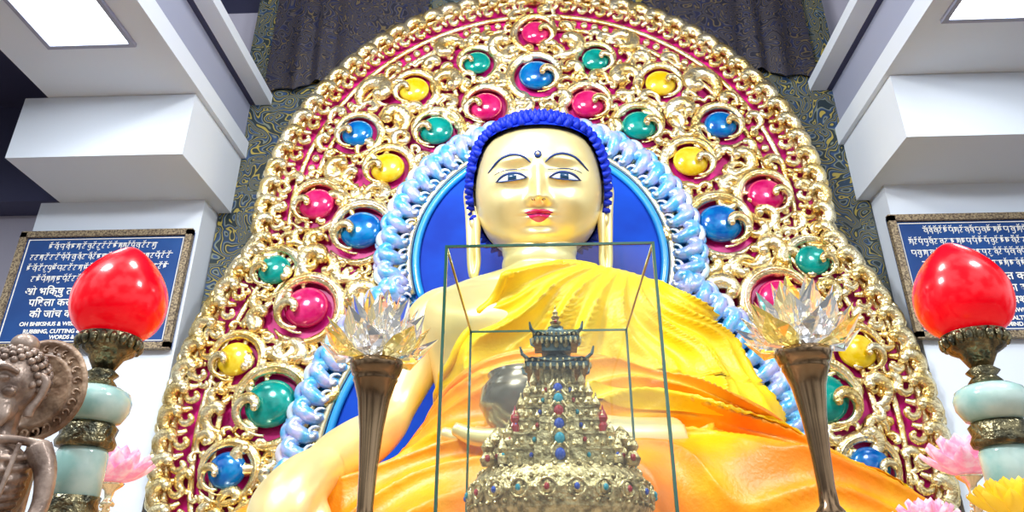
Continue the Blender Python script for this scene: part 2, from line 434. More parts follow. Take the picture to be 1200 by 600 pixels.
# facial paint / lips / eyes
def patch(b, x0, x1, zu, zl, off, mat, nx=24, nz=8, edge=0):
    rows = []
    for i in range(nx+1):
        x = x0+(x1-x0)*i/nx; row = []
        for k in range(nz+1):
            z = zl(x)+(zu(x)-zl(x))*k/nz
            row.append(hw((x, facey(x, z)-off, z)))
        rows.append(row)
    b.grid(rows, mat, closed=False)
def line(b, pts, r, mat, off=.004):
    q = []
    for i, (x, z) in enumerate(pts):
        t = i/(len(pts)-1); rr = r*(.25+.75*math.sin(pi*min(1,max(0,t)))**.6)
        q.append((*hw((x, facey(x, z)-off, z)), rr))
    b.tube(q, 6, mat)
b = MB()
w = .106
zm = lambda x: -.273+.014*(x/w)**2
patch(b, -w, w, lambda x: zm(x)+.040*max(0,1-(x/w)**2)**.9-.012*math.exp(-(x/.018)**2), zm, .007, 0)
patch(b, -w*.85, w*.85, zm, lambda x: zm(x)-.050*max(0,1-(x/(w*.85))**2)**.8, .007, 0)
line(b, [(-w+2*w*i/20, zm(-w+2*w*i/20)) for i in range(21)], .004, 1, .006)
for s in (-1,1):
    cx = .197; hwid = .110
    zu = lambda x: -.002+.040*max(0,1-((abs(x)-cx)/hwid)**2)**.8
    zl = lambda x: -.002-.018*max(0,1-((abs(x)-cx)/hwid)**2)**.8
    patch(b, s*(cx-hwid), s*(cx+hwid), zu, zl, .006, 2)
    patch(b, s*(cx-.005)-.031, s*(cx-.005)+.031, lambda x: zu(x), lambda x: zl(x)+.003, .010, 3)
    xs = [s*(cx-hwid-.012+(2*hwid+.024)*i/24) for i in range(25)]
    line(b, [(x, zu(x)) for x in xs], .012, 1, .009)
    line(b, [(x, zl(x)) for x in xs], .0055, 1, .007)
    line(b, [(x, .060+.03*max(0,1-((abs(x)-cx)/.14)**2)) for x in [s*(.07+.26*i/24) for i in range(25)]], .004, 1, .003)
    br = cat([(s*.055,.122),(s*.11,.170),(s*.19,.197),(s*.28,.175),(s*.38,.098)], 6)
    line(b, br, .011, 1)
    b.ell(hw((s*.035, facey(s*.035,-.185)+.01, -.19)), (.016,.01,.008), 5, 8, 6)
UZ = .185
b.ell(hw((0, facey(0,UZ)-.006, UZ)), (.030,.016,.033), 1, 14, 10)
b.ell(hw((0, facey(0,UZ)-.020, UZ)), (.013,.009,.014), 4, 10, 8)
b.obj('painted_features', [LIP, INK, EYEW, IRIS, GOLD2, BRASS], bud)
# hair
def hl(u):
    u = abs(u)
    if u < .95: return .415-.05*(u/.95)**2
    if u < 1.4: return .365-(.365+.10)*(u-.95)/.45
    return max(-.36, -.10-.3*(u-1.4)/.5)
b = MB(); rows = []
for i in range(40):
    t = i/39; row = []
    for j in range(120):
        u = -pi+2*pi*j/120; z0 = hl(u); z = z0+(.6399-z0)*(math.sin(t*pi/2))
        p = hpt(u, z, 1.0, False)
        row.append(hw((p[0]*1.055, p[1]*1.055, p[2]*1.04+.02)))
    rows.append(row)
b.grid(rows, caps=False)
N = 1500
for i in range(N):
    zz = 1-2*(i+.5)/N; ph = i*2.399963
    if zz < -.6: continue
    z = zz*.64; rr = math.sqrt(1-zz*zz)
    u = math.atan2(math.sin(ph), math.cos(ph))
    if z < hl(u)+.012: continue
    p = hpt(u, z, 1.0, False)
    q = (p[0]*1.065, p[1]*1.06, p[2]*1.05+.022); d = Vector(p).normalized()
    tip = Vector(q)+d*.052; mid = Vector(q)+d*.022
    b.tube([(*hw(tuple(Vector(q)-d*.01)), .031),(*hw(q), .032),(*hw(tuple(mid)), .024),(*hw(tuple(tip)), .008)], 7)
for i in range(220):
    zz = (i+.5)/220; ph = i*2.399963; rr = math.sqrt(1-zz*zz)
    b.ell(hw((.19*rr*math.cos(ph), .1+.19*rr*math.sin(ph), .60+.19*zz)), (.03,.03,.032), 0, 7, 5)
b.obj('hair_curls', HAIR, bud)
# ears with pierced long lobes
b = MB()
for s in (-1,1):
    q = cat([(s*.49,-.02,.10,.022),(s*.54,.0,.14,.032),(s*.57,.04,.08,.034),(s*.56,.05,-.06,.032),(s*.545,.02,-.2,.036),(s*.535,.0,-.36,.036),(s*.53,0,-.52,.034),(s*.51,-.01,-.62,.032),(s*.48,-.02,-.52,.026),(s*.485,-.02,-.36,.026),(s*.49,-.02,-.2,.034),(s*.50,-.02,-.05,.03)], 5)
    b.tube([(*hw(p[:3]), p[3]) for p in q], 10)
    b.ell(hw((s*.52,.03,.02)), (.035,.05,.14)); b.ell(hw((s*.515,-.0,-.17)), (.04,.04,.07))
    b.tube([(*hw(p[:3]), p[3]) for p in cat([(s*.53,-.01,.08,.012),(s*.55,-.0,.02,.018),(s*.53,-.01,-.08,.014)],5)], 8)
b.obj('ears', SKIN, bud)

# torso skin
TS = [(.3,.95,.55),(.8,.78,.50),(1.1,.72,.46),(1.4,.78,.46),(1.7,.90,.47),(1.85,.92,.45),(1.97,.86,.41),(2.07,.68,.36),(2.15,.42,.31),(2.21,.26,.26)]
HX = [(a,x) for a,x,y in TS]; HY = [(a,y) for a,x,y in TS]
def torso(z, ph):
    hx, hy = hi(HX, z), hi(HY, z); c, s = math.cos(ph), math.sin(ph); n = 2.3
    x = hx*math.copysign(abs(c)**(2/n), c); y = hy*math.copysign(abs(s)**(2/n), s)
    if s < 0:
        y -= .09*g2(abs(x), z, .42, 1.70, .28, .17)        # chest
        y += .03*g2(x, z, 0, 1.72, .05, .25) + .02*g2(abs(x), z, .3, 2.02, .25, .03)
    return (x, 5.08+y, z)
b = MB(); rows = []
for i in range(90):
    z = .3+1.91*i/89
    rows.append([torso(z, 2*pi*j/100) for j in range(100)])
b.grid(rows)
b.obj('torso', SKIN, bud)
# right arm + hand reaching over the knee
b = MB()
arm = cat([(-.62,5.08,1.93,.20),(-.78,5.06,1.82,.225),(-.90,5.05,1.5,.175),(-1.0,4.98,1.20,.135),(-1.05,4.85,1.02,.14),(-1.12,4.55,.86,.165),(-1.18,4.28,.74,.15),(-1.22,4.08,.64,.125),(-1.26,3.95,.56,.12)], 7)
b.tube(arm, 24)
palm = cat([(-1.22,4.08,.64,.12),(-1.27,3.93,.54,.14),(-1.31,3.80,.40,.15),(-1.32,3.75,.26,.13)], 6)
b.tube(palm, 20, 0, 1.25)
for k, (dx, L) in enumerate([(-.135,.34),(-.05,.42),(.04,.44),(.125,.38)]):
    x = -1.32+dx
    b.tube(cat([(x*.5-1.32*.5,3.76,.32,.055),(x,3.71,.18,.052),(x+dx*.1,3.67,.18-L*.4,.047),(x+dx*.12,3.655,.18-L*.75,.042),(x+dx*.12,3.66,.18-L,.030)],5), 12)
b.tube(cat([(-1.22,3.92,.48,.06),(-1.11,3.80,.34,.056),(-1.06,3.74,.20,.048),(-1.05,3.72,.08,.033)],5), 12)
o = b.obj('right_arm_and_hand', SKIN, bud)
r = o.modifiers.new('remesh','REMESH'); r.mode = 'VOXEL'; r.voxel_size = .016; r.use_smooth_shade = True
sm = o.modifiers.new('s','SMOOTH'); sm.iterations = 5

# yellow robe over left shoulder
RS = [(.35,-.95,1.66,.80),(.6,-.84,1.64,.74),(.93,-.76,1.56,.66),(1.28,-.78,1.46,.58),(1.65,-.94,1.31,.55),(1.88,-.95,1.16,.52),(2.0,-.88,1.02,.46),(2.08,-.72,.84,.40),(2.14,-.5,.64,.335),(2.18,-.34,.46,.27)]
XL = [(a[0],a[1]) for a in RS]; XR = [(a[0],a[2]) for a in RS]; RY = [(a[0],a[3]) for a in RS]
XE = [(1.1,-1.2),(1.25,-.78),(1.35,-.68),(1.64,-.48),(1.9,-.25),(2.03,-.10),(2.1,.02),(2.18,.16)]
def robept(z, ph, push=0):
    xl, xr, hy = hi(XL,z), hi(XR,z), hi(RY,z); cx = (xl+xr)/2; hx = (xr-xl)/2+push; n = 2.25
    c, s = math.cos(ph), math.sin(ph)
    x = cx+hx*math.copysign(abs(c)**(2/n), c); y = (hy+push)*math.copysign(abs(s)**(2/n), s)
    if s < 0:
        y -= .06*g2(x, z, .40, 1.72, .30, .2)
        # forearm crossing below
        y -= .16*g2(x, z, 1.1, .95, .5, .28)
    al = math.atan2(x-.62, 2.3-z); d = math.hypot(x-.62, 2.3-z)
    wv = noise.noise(Vector((x*1.3, z*1.3, 3.1)))*1.6
    f = 1-abs(math.sin(al*11+wv*2.5))**.6
    f2 = 1-abs(math.sin(al*23+wv*6+1.3))**.7
    amp = .13*sstep(.05,.9,d)
    dsp = amp*(f-.3)+.05*f2*sstep(.2,1,d)+.03*noise.noise(Vector((x*3,z*3,y*2)))
    dx, dy = c, s
    return (x+dx*dsp, 5.06+y+dy*dsp, z)
b = MB(); rows = []; edge = []
for i in range(130):
    z = .35+1.83*i/129
    xl, xr = hi(XL,z), hi(XR,z); cx=(xl+xr)/2; hx=(xr-xl)/2
    q = max(-1, min(1, (hi(XE,z)-cx)/hx)); cth = math.copysign(abs(q)**(2.25/2), q)
    p0 = -math.acos(cth) if z > 1.12 else -pi
    p1 = pi-.0 if z < 1.12 else pi-.9*sstep(1.12,1.5,z)
    row = [robept(z, p0+(p1-p0)*j/260) for j in range(261)]
    rows.append(row); 
    if z > 1.16: edge.append((*row[0], .03))
b.grid(rows, 0, closed=False)
b.tube(edge, 8)
b.tube([(*p, .03) for p in rows[-1][::6]], 8)
o = b.obj('yellow_robe', YEL, bud)
# orange lower robe draped over lap
def lap(x):
    v = hi([(-2.45,-.15),(-2.2,.15),(-2.0,.30),(-1.5,.48),(-.96,.64),(-.5,.78),(0,.84),(.5,.84),(1.0,.82),(1.4,.78),(1.8,.62),(2.1,.46),(2.35,.20),(2.5,-.1)], x); return v
def ztop(x): return hi([(-2.45,-.1),(-2.0,.36),(-1.2,.60),(-.95,.76),(-.75,1.02),(-.45,1.26),(-.1,1.34),(.35,1.28),(.8,1.12),(1.2,.98),(1.6,.84),(2.0,.58),(2.5,-.05)], x)
def ytor(x):
    z = ztop(x); xl, xr, hy = hi(XL,z), hi(XR,z), hi(RY,z); cx=(xl+xr)/2; hx=(xr-xl)/2+.04
    q = abs((x-cx)/hx)
    if q >= 1: return 4.85
    return min(4.85, 5.06-(hy+.15)*(1-q**2.25)**(1/2.25) - .16*g2(x, z, 1.1, .95, .5, .28))
b = MB(); rows = []
for i in range(321):
    x = -2.45+4.95*i/320; l = lap(x); zt = ztop(x); yt = ytor(x)
    sh = .25*(abs(x)/2.45)**2
    col = cat([(yt,zt+.02),(yt-.05,zt-.03),((yt+4.2)/2-.0, (zt+l)/2+.02),(4.25+sh,l),(3.98+sh,l-.10),(3.86+sh,l-.34),(3.86+sh,min(l-.5,.0)),(3.9+sh,-.3)], 16)
    row = []
    for k, (y, z) in enumerate(col):
        t = k/(len(col)-1)
        wn = noise.noise(Vector((x*.8,t*2.2,0))); wn2 = noise.noise(Vector((x*1.6+7,t*4,2)))
        ph = t*15+ x*1.1*(1 if x > 0 else -1) + wn*3.2
        amp = .6+.8*wn2
        f = (1-abs(math.sin(ph))**.6)*.13*amp+(1-abs(math.sin(ph*1.9+1+wn2*2))**.7)*.05
        f *= sstep(0,.08,t)
        row.append((x, y-f*.8, max(z+f*.45, -.3)))
    rows.append(row)
b.grid(rows, 0, closed=False)
te = [(r[1][0], r[1][1]-.01, r[1][2]+.01, .028) for r in rows[28:292]]
b.tube(te, 8)
b.obj('orange_lower_robe', ORG, bud)
b = MB(); rws = []
for r in rows[150:315]: rws.append([(p[0], p[1]-.016, p[2]+.012) for p in r[30:40]])
b.grid(rws, 0, closed=False); b.obj('robe_border', YEL, bud)
# alms bowl and left hand
b = MB(); b.lathe([(.02,.80),(.16,.80),(.26,.87),(.31,.97),(.30,1.06),(.25,1.12),(.265,1.145),(.24,1.145),(.23,1.10),(.02,.9)], -.05, 4.1, 0, 40); b.obj('alms_bowl', BOWL, bud)
b = MB(); b.tube(cat([(.75,4.25,.80,.13),(.5,4.15,.78,.13),(.25,4.1,.76,.16),(0,4.08,.74,.16)],6), 18, 0, 1.2)
for k,(dy,L) in enumerate([(-.18,.30),(-.07,.38),(.05,.40),(.16,.35)]):
    b.tube(cat([(0,4.08+dy*.8,.74,.06),(-.18,4.08+dy,.75,.055),(-.18-L*.6,4.08+dy,.76,.05),(-.18-L,4.08+dy,.81,.035)],5), 12)
b.tube(cat([(.3,3.98,.80,.06),(.12,3.84,.86,.055),(-.02,3.80,.94,.04)],5), 12)
o = b.obj('left_hand', SKIN, bud)
r = o.modifiers.new('remesh','REMESH'); r.mode = 'VOXEL'; r.voxel_size = .015; r.use_smooth_shade = True

# ------------------------------------------------------------------ altar table
al = empty('altar_table', 0, 2.4, -1.6)
b = MB(); b.box(-2.2,2.3,1.45,3.3,-.06,0); b.obj('top', WOOD, al, smooth=False)
b = MB(); b.box(-2.1,2.2,1.55,3.2,-1.6,-.06); b.obj('draped_body', CLOTH, al, smooth=False)

# ------------------------------------------------------------------ glass case
cx = .03
gc = empty('glass_display_case', cx, 2.35, 0)
x0, x1, y0, y1, zt = cx-.315, cx+.315, 2.0, 2.80, .965; t = .006
b = MB()
b.box(x0,x1,y0,y0+t,.02,zt); b.box(x0,x1,y1-t,y1,.02,zt); b.box(x0,x0+t,y0+t,y1-t,.02,zt); b.box(x1-t,x1,y0+t,y1-t,.02,zt); b.box(x0,x1,y0,y1,zt,zt+t)
b.obj('panes', PANE, gc, smooth=False)
b = MB(); e = .0045
for X in (x0,x1):
    for Y in (y0,y1): b.box(X-e,X+e,Y-e,Y+e,.02,zt+t)
for Y in (y0,y1): b.box(x0-e,x1+e,Y-e*.7,Y+e*.7,zt,zt+t*1.3)
for X in (x0,x1): b.box(X-e*.7,X+e*.7,y0,y1,zt,zt+t*1.3)
b.obj('edges', EDGE, gc, smooth=False)
b = MB(); b.box(x0-.005,x1+.005,y0-.005,y1+.005,0,.02); b.obj('base', BRASS, gc, smooth=False)

# ------------------------------------------------------------------ stupa model
sx, sy = cx+.02, 2.35
st = empty('jewelled_mandala_stupa', sx, sy, .02)
b = MB()
b.lathe([(.26,.02),(.285,.05),(.27,.08),(.24,.12),(.25,.16),(.275,.22),(.285,.27),(.27,.31),(.25,.335),(.21,.345),(.01,.35)], sx, sy, 0, 56)
for z, R, n, r_ in ((.335,.25,46,.008),(.30,.275,50,.007),(.235,.280,52,.007)):
    for i in range(n):
        a = 2*pi*i/n; b.ell((sx+R*math.cos(a), sy+R*math.sin(a), z), (r_,)*3, 0, 8, 6)
for i in range(22):
    a = 2*pi*i/22; b.ell((sx+.28*math.cos(a), sy+.28*math.sin(a), .268), (.014,.014,.02), 0, 10, 6)
    pr = [(sx+.284*math.cos(a+.09*math.cos(q))-0, sy+.284*math.sin(a+.09*math.cos(q)), .268+.024*math.sin(q), .0045) for q in [2*pi*k/14 for k in range(15)]]
    b.tube(pr, 6)
    b.ell((sx+.292*math.cos(a), sy+.292*math.sin(a), .268), (.008,.008,.010), 1+i%3, 8, 6)
tiers = [(.345,.395,.168),(.395,.442,.150),(.442,.487,.132),(.487,.530,.114),(.530,.570,.094),(.570,.605,.074)]
for k,(z0,z1,w) in enumerate(tiers):
    b.box(sx-w,sx+w,sy-w,sy+w,z0,z1-.008); b.box(sx-w-.006,sx+w+.006,sy-w-.006,sy+w+.006,z1-.008,z1)
    b.box(sx-w*.45,sx+w*.45,sy-w-.022,sy+w+.022,z0,z1); b.box(sx-w-.022,sx+w+.022,sy-w*.45,sy+w*.45,z0,z1)
    n = 9
    for i in range(n):
        q = -w+2*w*i/(n-1)
        for (X,Y) in ((sx+q,sy-w-.008),(sx+w+.008,sy+q),(sx-w-.008,sy+q)):
            b.ell((X,Y,(z0+z1)/2), (.0065,.0065,.008), (1+(i+k)%3) if i%2 == 0 else 0, 8, 6)
            b.lathe([(.005,z1),(.008,z1+.006),(.004,z1+.012),(.001,z1+.022)], X, Y, 0, 8)
    for s in (-1,1):
        for Y in (-1,1):
            X0, Y0 = sx+s*(w+.002), sy+Y*(w+.002)
            b.lathe([(.013,z0),(.015,z0+.02),(.009,z0+.03),(.015,z0+.043),(.011,z0+.056),(.004,z0+.07),(.001,z0+.084)], X0, Y0, 2 if k == 2 else 0, 12)
    b.ell((sx, sy-w-.026, (z0+z1)/2), (.016,.010,.018), (3,1,3,2,1,3)[k], 14, 10)
    for s in (-1,1): b.tube([(sx+s*.022, sy-w-.026, z0,.005),(sx+s*.024, sy-w-.028, z1-.01,.005),(sx+s*.010, sy-w-.028, z1+.008,.005)], 6)
for s in (-1,1):
    for (dx,dz,sc_) in ((.215,.345,1.0),(.19,.345,1.5)):
        X = sx+s*dx; Y = sy-(.08 if sc_ > 1 else .13)
        b.lathe([(.018*sc_,dz),(.026*sc_,dz+.02*sc_),(.014*sc_,dz+.04*sc_),(.022*sc_,dz+.055*sc_),(.016*sc_,dz+.07*sc_),(.003,dz+.085*sc_)], X, Y, 0, 14)
        b.ell((X, Y-.022*sc_, dz+.02*sc_), (.009,.009,.011), 2, 8, 6)
b.box(sx-.055,sx+.055,sy-.055,sy+.055,.605,.672,0)
for s in (-1,-.33,.33,1): b.lathe([(.008,.605),(.006,.62),(.006,.655),(.010,.672)], sx+s*.05, sy-.062, 0, 8)
def roof(z, w, h, mat):
    n = 8; rows = []
    for i in range(7):
        t = i/6; ww = w*(1-t)**1.6*.75+w*.25*(1-t)+.022*t; row = []
        for j in range(24):
            a = 2*pi*(j+.5)/24+0; c, s = math.cos(a), math.sin(a); m = max(abs(c),abs(s))
            cor = (abs(c*s)*2)**4
            row.append((sx+ww*c/m, sy+ww*s/m, z+h*t+.018*cor*(1-t)**2))
        rows.append(row)
    b.grid(rows, mat)
    b.box(sx-w*.93,sx+w*.93,sy-w*.93,sy+w*.93,z-.014,z+.001,mat)
    for s in (-1,1):
        for Y in (-1,1): b.tube([(sx+s*w*.9,sy+Y*w*.9,z+.012,.007),(sx+s*w*1.06,sy+Y*w*1.06,z+.022,.006),(sx+s*w*1.12,sy+Y*w*1.12,z+.045,.003)],6,mat)
    for i in range(11):
        b.ell((sx-w+2*w*i/10, sy-w, z-.016), (.005,.005,.012), 0, 6, 5)
        b.ell((sx-w*.93+2*w*.93*i/10, sy-w*.93, z+.008), (.005,.005,.006), 0, 6, 5)
roof(.675,.105,.060,4)
b.box(sx-.048,sx+.048,sy-.048,sy+.048,.728,.768,4)
for s in (-1,0,1): b.ell((sx+s*.03, sy-.05, .75), (.009,.006,.013), 0, 8, 6)
roof(.770,.078,.052,4)
b.lathe([(.022,.815),(.028,.823),(.014,.832),(.020,.842),(.010,.850),(.015,.860),(.007,.869),(.010,.878),(.003,.890),(.001,.908)], sx, sy, 0, 14)
b.ell((sx,sy-.016,.842),(.006,.006,.007),2,8,6)
o = b.obj('stupa_body', [STUPA, TURST, REDST, BLST, STUPD], st, smooth=False)

# ------------------------------------------------------------------ red lamps
def redlamp(X, Y, dz, k):
    e = empty('red_altar_lamp', X, Y, 0)
    def pr(p): return [(r*k, z+dz if z > .02 else z) for r, z in p]
    b = MB(); b.lathe(pr(cat([(.045,.755),(.085,.77),(.122,.80),(.144,.845),(.149,.895),(.140,.945),(.118,.99),(.088,1.03),(.055,1.062),(.026,1.084),(.003,1.094)],3)), X, Y, 0, 48); b.obj('shade', REDL, e)
    b = MB()
    b.lathe(pr([(.03,.655),(.055,.70),(.080,.715),(.092,.735),(.090,.755),(.095,.768),(.078,.775),(.02,.775)]), X, Y, 0, 32)
    for i in range(20):
        a = 2*pi*i/20; b.ell((X+.092*k*math.cos(a), Y+.092*k*math.sin(a), .745+dz), (.013*k,.013*k,.022*k), 0, 8, 6)
    b.lathe(pr([(.03,.60),(.05,.612),(.035,.63),(.05,.645),(.032,.66),(.028,.68),(.04,.70)]), X, Y, 0, 24)
    b.lathe(pr([(.06,.41),(.083,.415),(.088,.43),(.078,.45),(.085,.475),(.07,.49)]), X, Y, 0, 28)
    b.lathe(pr([(.12,.022),(.13,.04),(.10,.08),(.06,.11),(.085,.16),(.09,.20),(.075,.25),(.08,.272)]), X, Y, 0, 28)
    b.lathe([(.13*k,0),(.135*k,.012),(.12*k,.05+dz)], X, Y, 0, 28)
    b.obj('bronze_fittings', BRONZE, e)
    b = MB()
    b.lathe(pr([(.06,.485),(.085,.495),(.104,.53),(.106,.56),(.096,.585),(.07,.60),(.04,.605)]), X, Y, 0, 36)
    b.lathe(pr([(.065,.268),(.074,.275),(.074,.395),(.066,.415)]), X, Y, 0, 32)
    b.obj('jade_sections', JADE, e)
redlamp(-1.40, 2.2, -.01, .98)
redlamp(1.385, 2.28, -.012, .97)

# ------------------------------------------------------------------ crystal lotus lamps
def lotus(X, Y, zt, k):
    e = empty('crystal_lotus_lamp', X, Y, 0)
    b = MB()
    pf = [(.10,0),(.10,.02),(.05,.05),(.022,.09),(.02,zt-.44),(.034,zt-.43),(.036,zt-.415),(.024,zt-.40),(.021,zt-.36),(.024,zt-.28),(.032,zt-.18),(.044,zt-.10),(.058,zt-.055),(.062,zt-.05),(.060,zt-.04),(.066,zt-.035),(.074,zt-.012),(.074,zt),(.06,zt+.002),(.01,zt)]
    b.lathe([(r*k,z) for r,z in pf], X, Y, 0, 32)
    b.obj('stand', BRASS, e)
    b = MB()
    def petal(a, r0, z0, r1, z1, r2, z2, w, mat):
        c, s = math.cos(a), math.sin(a)
        def p(r, z, t): return (X+r*c*k-t*s*k, Y+r*s*k+t*c*k, zt+z*k)
        rm, zm = r1+(r2-r1)*.45, z1+(z2-z1)*.45
        v = [p(r0,z0,0),p(r1,z1,-w),p(r1,z1,w),p(r2,z2,0),p(r1+.014,z1-.014,0),p(r1-.012,z1+.014,0),p(rm,zm,-w*.85),p(rm,zm,w*.85)]
        b.add(v, [(0,4,1),(0,2,4),(1,4,6),(4,3,6),(4,7,3),(4,2,7),(0,1,5),(0,5,2),(1,6,5),(6,3,5),(5,3,7),(5,7,2)], mat)
    for i in range(8): petal(2*pi*i/8, .02,.0, .10,.012, .172,.065, .046, i%2)
    for i in range(8): petal(2*pi*(i+.5)/8, .02,.01, .090,.045, .150,.120, .044, 1 if i%4==0 else 0)
    for i in range(8): petal(2*pi*i/8+.2, .02,.02, .065,.07, .110,.170, .040, 0)
    for i in range(6): petal(2*pi*i/6, .01,.03, .038,.10, .055,.205, .032, 1 if i%3==1 else 0)
    b.obj('crystal_petals', [CRYS, CRYY], e, smooth=False)
    b = MB(); b.ell((X,Y,zt+.05*k),(.018*k,.018*k,.025*k),0,10,8); b.obj('added_bulb', P('added_bulb_glow',(1,1,.9),0,.4,emit=3,ecol=(1,.90,.6)), e)  # unseen bulb added inside to brighten the crystal petals
lotus(-.430, 1.82, .550, .93)
lotus(.710, 1.93, .600, 1.0)

# ------------------------------------------------------------------ small lotus lamps
def plotus(X, Y, Z, k, mat):
    e = empty('lotus_flower_lamp', X, Y, 0)
    b = MB(); b.lathe([(.07,0),(.07,.015),(.02,.04),(.014,Z-.12),(.03,Z-.11),(.02,Z-.10),(.014,Z-.09),(.02,Z-.06),(.045,Z-.04),(.05,Z-.03),(.02,Z-.02)], X, Y, 0, 18)
    for i in range(10): b.ell((X+.022*math.cos(i*2.4), Y+.022*math.sin(i*2.4), Z-.17+i*.007), (.008,.008,.008), 0, 6, 5)
    b.obj('stem', GOLD2, e)
    b = MB()
    for n, r, tilt, ln, off in ((9,.02,1.3,.15,0),(9,.018,1.0,.15,.35),(8,.014,.6,.145,.1),(5,.01,.25,.13,0)):
        for i in range(n):
            a = 2*pi*i/n+off; c, s = math.cos(a), math.sin(a); rows = []
            for q in range(8):
                t = q/7; ang = tilt*(1.15-.35*t); rr = r+ln*k*t*math.sin(ang); zz = Z-.03+ln*k*t*math.cos(ang)*1.0
                w = .036*k*math.sin(pi*min(1,t*.93+.07))**.7; row = []
                for j in range(5):
                    u = -1+j/2; cup = .012*u*u
                    row.append((X+(rr-cup)*c-u*w*s, Y+(rr-cup)*s+u*w*c, zz+cup))
                rows.append(row)
            b.grid(rows, 0, closed=False)
    b.ell((X,Y,Z+.02),(.03*k,.03*k,.035*k),1,10,8)
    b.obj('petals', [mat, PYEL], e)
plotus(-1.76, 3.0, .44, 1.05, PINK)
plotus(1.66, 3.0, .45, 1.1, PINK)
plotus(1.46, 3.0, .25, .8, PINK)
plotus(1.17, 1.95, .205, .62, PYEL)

# ------------------------------------------------------------------ fasting ascetic statuette
SX, SY, DZ = -1.385, 1.80, -.065
fs = empty('fasting_buddha_statuette', SX, SY, 0)
b = MB()
R = lambda pts, n=5, s=14, sx=1.0: b.tube(cat([(SX+p[0], SY+p[1], p[2]+DZ*min(1,p[2]/.3), p[3]) for p in pts], n), s, 0, sx)
E = lambda c, r, nu=12, nv=8: b.ell((SX+c[0], SY+c[1], c[2]+DZ), r, 0, nu, nv)
E((0,0,.56), (.070,.080,.085), 20, 14)
E((0,-.03,.50), (.052,.05,.055), 16, 10)
R([(0,-.075,.575,.010),(0,-.095,.545,.014),(0,-.088,.532,.016)])
for s in (-1,1):
    R([(s*.012,-.082,.578,.006),(s*.035,-.078,.588,.009),(s*.058,-.058,.576,.006)])
    E((s*.030,-.068,.56), (.015,.011,.009), 10, 8)
    E((s*.045,-.055,.528), (.018,.016,.012), 10, 8)
    R([(s*.07,.0,.585,.010),(s*.086,.01,.57,.012),(s*.082,.01,.53,.010),(s*.072,.0,.495,.012),(s*.07,0,.475,.012)])
R([(-.022,-.080,.513,.006),(0,-.086,.516,.007),(.022,-.080,.513,.006)]); R([(-.018,-.080,.503,.006),(0,-.084,.501,.008),(.018,-.080,.503,.006)])
for i in range(9):
    q = -1+i/4; R([(q*.045,-.062+.015*abs(q),.495,.010),(q*.05,-.075+.02*abs(q),.465,.011),(q*.035,-.072+.02*abs(q),.435-.01*(1-abs(q)),.006)])
R([(0,.01,.50,.040),(0,.015,.44,.034),(0,.01,.40,.05)])
for s in (-1,1): R([(s*.025,-.03,.48,.008),(s*.018,-.035,.43,.008),(s*.006,-.03,.395,.008)])
R([(0,.01,.42,.04),(0,.0,.37,.10),(0,.0,.30,.105),(0,.01,.22,.085),(0,.02,.14,.065),(0,.01,.08,.10)], 5, 20)
for s in (-1,1):
    for i in range(7):
        z = .365-i*.026; w = .115-.004*i
        R([(s*.012,-.098+.003*i,z+.004,.0075),(s*.055,-.092+.004*i,z-.004,.008),(s*w*.88,-.045,z,.008),(s*w,.01,z+.018,.006)])
    R([(0,-.07,.402,.010),(s*.07,-.055,.41,.011),(s*.14,.0,.405,.012)])
    R([(s*.12,.0,.395,.034),(s*.155,.0,.34,.026),(s*.17,-.01,.24,.020),(s*.16,-.05,.15,.020),(s*.10,-.12,.11,.018),(s*.02,-.14,.10,.022)])
    for k in range(4): R([(s*.03,-.14-.012*k+.02,.105,.009),(-s*.02,-.15-.012*k+.02,.108,.008),(-s*.055,-.145-.012*k+.02,.105,.006)])
    R([(s*.06,.02,.085,.055),(s*.17,-.05,.08,.045),(s*.20,-.10,.075,.04),(s*.12,-.15,.065,.032),(-s*.05,-.16,.06,.026)])
for i in range(10):
    t = i/9; R([(-.11+.22*t,-.07+.03*abs(t-.5),.395-.05*math.sin(pi*t)+.005,.006),(-.10+.2*t,-.105+.03*abs(t-.5)*2,.20,.007),(-.1+.2*t,-.10,.10,.006)], 4, 8)
o = b.obj('figure', STONE, fs)
r = o.modifiers.new('remesh','REMESH'); r.mode = 'VOXEL'; r.voxel_size = .0032; r.use_smooth_shade = True
b = MB()
for i in range(150):
    zz = 1-(i+.5)/150*1.35; ph = i*2.399963; rr = math.sqrt(max(0,1-zz*zz))
    p = (.075*rr*math.cos(ph), .012+.083*rr*math.sin(ph), .575+.088*zz)
    if p[1] < -.02 and p[2] < .605: continue
    E(p, (.0095,.0095,.0095), 8, 6)
E((0,.01,.672), (.035,.035,.03), 12, 8)
b.obj('curled_hair', STONE, fs)
b = MB()
b.lathe([(.20,0),(.20,.02),(.18,.03),(.175,.045),(.01,.045)], SX, SY-.04, 0, 32); b.obj('base', WOOD, fs)
b = MB(); rows = []
HX_, HZ_ = SX-.005, .50
for i, (r_, y_) in enumerate([(.13,0),(.135,-.01),(.125,-.016),(.12,-.010),(.10,-.010),(.095,-.018),(.088,-.018),(.08,-.010),(.001,-.010)]):
    rows.append([(HX_+r_*1.05*math.cos(2*pi*j/48), SY+.12+y_, HZ_+r_*math.sin(2*pi*j/48)*(1.15 if math.sin(2*pi*j/48)>0 else 1)) for j in range(48)])
b.grid(rows)
for j in range(24):
    a = 2*pi*j/24; comma(b, HX_+.112*math.cos(a), HZ_+.108*math.sin(a)*(1.15 if math.sin(a)>0 else 1), a, .013, 1, SY+.108, n=8)
b.box(SX+.01, SX+.04, SY+.11, SY+.13, .04, .42)
b.obj('carved_halo', WOOD, fs)

